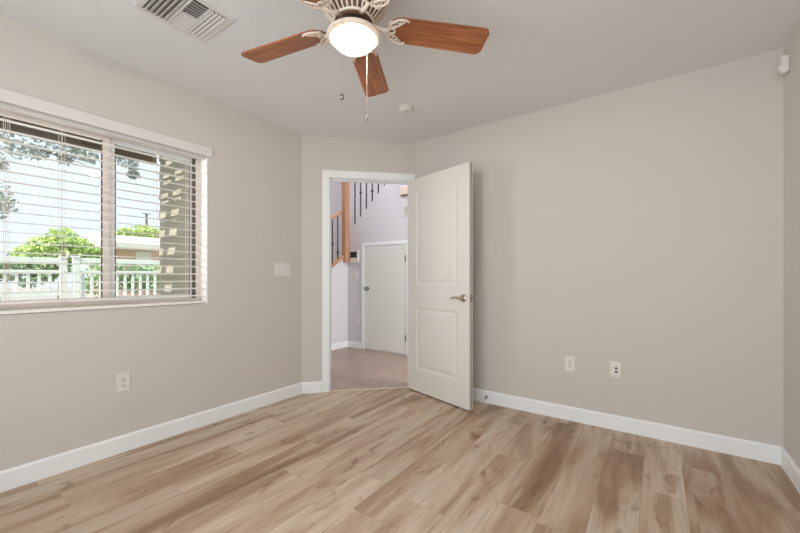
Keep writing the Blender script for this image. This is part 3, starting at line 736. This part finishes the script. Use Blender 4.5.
for yy in (-1.6, -3.4): obj('post', bx(-4.305, -4.215, yy, yy + 0.09, -0.14, 2.27, 0.004), 'patio_wood', pc)

def fence(label, y0, y1, pitch, x, zt, zm, zb, pw, posts):
    t = thing('picket_fence', label, 'fence', (x, 0, -0.16), 0, 'white picket fence sections by the patio')
    g = 0.16
    obj('rail', bx(-0.03, 0.03, y0, y1, zt - 0.065 + g, zt + g, 0.004), 'fence', t)
    obj('rail', bx(-0.022, 0.022, y0, y1, zm - 0.04 + g, zm + g, 0.003), 'fence', t)
    obj('rail', bx(-0.022, 0.022, y0, y1, zb - 0.045 + g, zb + g, 0.003), 'fence', t)
    for p in posts:
        bm = B(); box(bm, -0.035, 0.035, p - 0.035, p + 0.035, 0.0, zt + g, 0.003); box(bm, -0.042, 0.042, p - 0.042, p + 0.042, zt + g, zt + g + 0.02, 0.006); obj('post', bm, 'fence', t)
    y = y0 + pitch
    while y < y1 - 0.04:
        obj('picket', bx(-0.012, 0.012, y - pw / 2, y + pw / 2, zb - 0.03 + g, zm - 0.01 + g, 0.002), 'fence', t); y += pitch
fence('white picket fence with short pickets seen in the left pane', -0.6, 1.385, 0.101, -6.5, 1.352, 1.19, 0.895, 0.030, (-0.57, 0.60, 1.35))
fence('white picket fence with taller pickets passing behind the window mullion', 1.455, 2.62, 0.098, -6.5, 1.362, 1.19, 0.74, 0.032, (1.48, 2.58))

# ------------------------------------------------------------------ outside: house, pole, trees
hs = thing('brick_house', 'low brick house with pale roof across the street', 'house', (-20.5, 5.9, -0.16))
obj('brick_wall', bx(-3.2, 0, 0, 9, 0, 2.62), 'brick', hs)
bm = B(); pts = [(0.6, 2.60), (0.6, 2.84), (-1.6, 3.36), (-3.8, 2.84), (-3.8, 2.60)]
a = [bm.verts.new((p[0], -0.5, p[1])) for p in pts]; b = [bm.verts.new((p[0], 9.5, p[1])) for p in pts]
bm.faces.new(a); bm.faces.new(b[::-1])
for i in range(5): bm.faces.new((a[i], b[i], b[(i + 1) % 5], a[(i + 1) % 5]))
obj('roof', bm, 'roof_white', hs)
for y0, y1, z0, z1 in ((0.95, 1.62, 1.2, 2.5), (2.05, 2.5, 1.0, 2.5), (4.2, 5.6, 1.0, 2.4)):
    wf = obj('window', bx(-0.02, 0.05, y0, y1, z0, z1, 0.01), 'white_house_trim', hs)
    obj('pane', bx(0.045, 0.056, y0 + 0.09, y1 - 0.09, z0 + 0.09, z1 - 0.09), 'white_house_trim', wf)
up_ = thing('utility_pole', 'thin wooden utility pole above the brick house', 'pole', (-35, 12.5, -0.16))
bm = B(); tube(bm, [(0, 0, 0), (0, 0, 6.6)], [0.10, 0.08], 10); obj('post', bm, 'pole_wood', up_)
obj('crossarm', bx(-0.04, 0.04, -0.30, 0.30, 6.54, 6.60), 'pole_wood', up_)

def leaf_cloud(bm, blobs, n, size, rng, flat=1.0):
    for _ in range(n):
        (cx, cy, cz, rx, ry, rz) = rng.choice(blobs)
        while True:
            p = Vector((rng.uniform(-1, 1), rng.uniform(-1, 1), rng.uniform(-1, 1)))
            if 0.25 < p.length < 1: break
        c = Vector((cx + p.x * rx, cy + p.y * ry, cz + p.z * rz)); s = size * rng.uniform(0.6, 1.3)
        d = Vector((rng.gauss(0, 1), rng.gauss(0, 1), rng.gauss(0, 1))).normalized(); e = d.orthogonal().normalized(); e.rotate(Matrix.Rotation(rng.uniform(0, 6.28), 3, d)); f = d.cross(e)
        v = [bm.verts.new(c + e * s), bm.verts.new(c + f * s * 0.45 + d * s * 0.1), bm.verts.new(c - e * s), bm.verts.new(c - f * s * 0.45 + d * s * 0.1)]
        bm.faces.new(v)
def tree(name, label, loc, trunk_pts, trunk_r, branches, blobs, n, size, leaf, seed):
    rng = random.Random(seed); t = thing(name, label, 'tree', loc)
    bm = B(); tube(bm, trunk_pts, trunk_r, 10); obj('trunk', bm, 'bark', t, True)
    for pts, r0 in branches:
        bm = B(); tube(bm, pts, [r0 * (1 - 0.8 * i / (len(pts) - 1)) for i in range(len(pts))], 6); obj('branch', bm, 'bark', t, True)
    bm = B(); leaf_cloud(bm, blobs, n, size, rng); obj('foliage', bm, leaf, t)
    return t
# tree whose boughs hang into the top of the view; trunk stands left of the window
bl_ = []
rng = random.Random(3)
for (y_, z_, r_) in ((0.75, 3.25, .30), (0.95, 3.0, .26), (1.12, 3.02, .22), (0.72, 2.85, .28), (1.35, 3.08, .20), (1.55, 3.12, .16), (1.72, 3.02, .13), (1.0, 2.78, .14), (1.2, 2.86, .12), (1.5, 2.86, .10), (1.68, 2.84, .09), (2.05, 2.98, .12), (2.25, 2.90, .10), (2.32, 2.78, .07), (2.15, 3.1, .14), (0.80, 2.62, .12), (0.76, 2.18, .16), (0.86, 2.02, .11), (0.74, 1.95, .14), (0.3, 2.4, .5), (0.3, 3.0, .5), (1.5, 3.45, .3), (2.1, 3.5, .3), (0.8, 3.55, .4)):
    bl_.append((rng.uniform(-0.25, 0.25), y_ + 0.9, z_ + 0.16, r_ * 1.5, r_ * 1.2, r_ * 0.95))
tree('shade_tree', 'shade tree with dark boughs hanging across the top of the window view', (-7.0, -0.9, -0.16),
     [(0, 0, 0), (0.05, 0.05, 1.2), (0, 0.15, 2.4), (-0.1, 0.3, 3.6), (-0.1, 0.4, 4.4)], [0.16, 0.13, 0.11, 0.09, 0.05],
     [([(0, 0.2, 2.7), (0.05, 0.9, 3.3), (0, 1.8, 3.45), (0.05, 2.6, 3.3), (0, 3.1, 3.15)], 0.05), ([(0, 0.25, 3.1), (0, 1.2, 3.65), (0.1, 2.3, 3.75), (0, 3.1, 3.7)], 0.05), ([(0, 0.15, 2.3), (0, 0.9, 2.75), (0, 1.5, 2.6), (0, 1.72, 2.3)], 0.03), ([(0, 0.9, 3.0), (0, 1.6, 3.1), (0.05, 2.2, 3.0), (0, 2.6, 2.95)], 0.02)],
     bl_, 2500, 0.040, 'leaf_dark', 5)
tree('green_tree', 'bright green rounded tree beyond the white fence', (-19, 3.9, -0.16), [(0, 0, 0), (0.05, 0, 1.2), (0, 0.05, 2.4)], [0.14, 0.11, 0.06],
     [([(0, 0, 1.5), (0.1, 0.5, 2.2), (0, 0.8, 2.6)], 0.05), ([(0, 0, 1.4), (0.1, -0.5, 2.1), (0, -0.7, 2.5)], 0.05)],
     [(0, 0, 2.75, .7, .5, .45), (0, 0.5, 2.45, .7, .5, .4), (0, -0.5, 2.4, .7, .5, .4), (0, 1.0, 2.2, .6, .45, .35), (0, -0.95, 2.15, .6, .4, .3), (0, 0.1, 2.1, .8, .9, .35), (0, 1.3, 2.05, .5, .35, .25)], 2600, 0.11, 'leaf_green', 8)
tree('green_tree', 'yellow green tree rising behind the brick house roof', (-30, 10.0, -0.16), [(0, 0, 0), (0, 0.05, 2), (0, 0, 3.8)], [0.2, 0.16, 0.08],
     [([(0, 0, 2.6), (0, 0.6, 3.4), (0, 0.9, 4.0)], 0.06)],
     [(0, -0.5, 4.2, .8, .7, .45), (0, 0.5, 4.5, .8, .8, .5), (0, 1.2, 4.3, .7, .6, .45), (0, -1.2, 4.0, .7, .5, .35), (0, 0.3, 3.8, .9, 1.4, .5)], 1800, 0.16, 'leaf_green', 9)
def shrub(label, loc, blobs, n, size, leaf, seed):
    rng = random.Random(seed); t = thing('shrub', label, 'shrub', loc)
    bm = B(); tube(bm, [(0, 0, 0), (0, 0.02, 0.5)], [0.03, 0.02], 6); obj('stem', bm, 'bark', t)
    bm = B(); leaf_cloud(bm, blobs, n, size, rng); obj('foliage', bm, leaf, t)
shrub('low grey green hedge behind the left end of the fence', (-22, 2.6, -0.16), [(0, k * 0.45, 1.55 + 0.25 * math.sin(k * 2.1), .5, .5, .55) for k in range(-2, 5)], 1500, 0.13, 'leaf_mid', 12)
shrub('dark green shrub behind the fence in front of the brick house', (-15, 5.0, -0.16), [(0, k * 0.35, 1.25 + 0.15 * math.sin(k * 3), .5, .4, .55) for k in range(-3, 4)], 2000, 0.09, 'leaf_mid', 14)
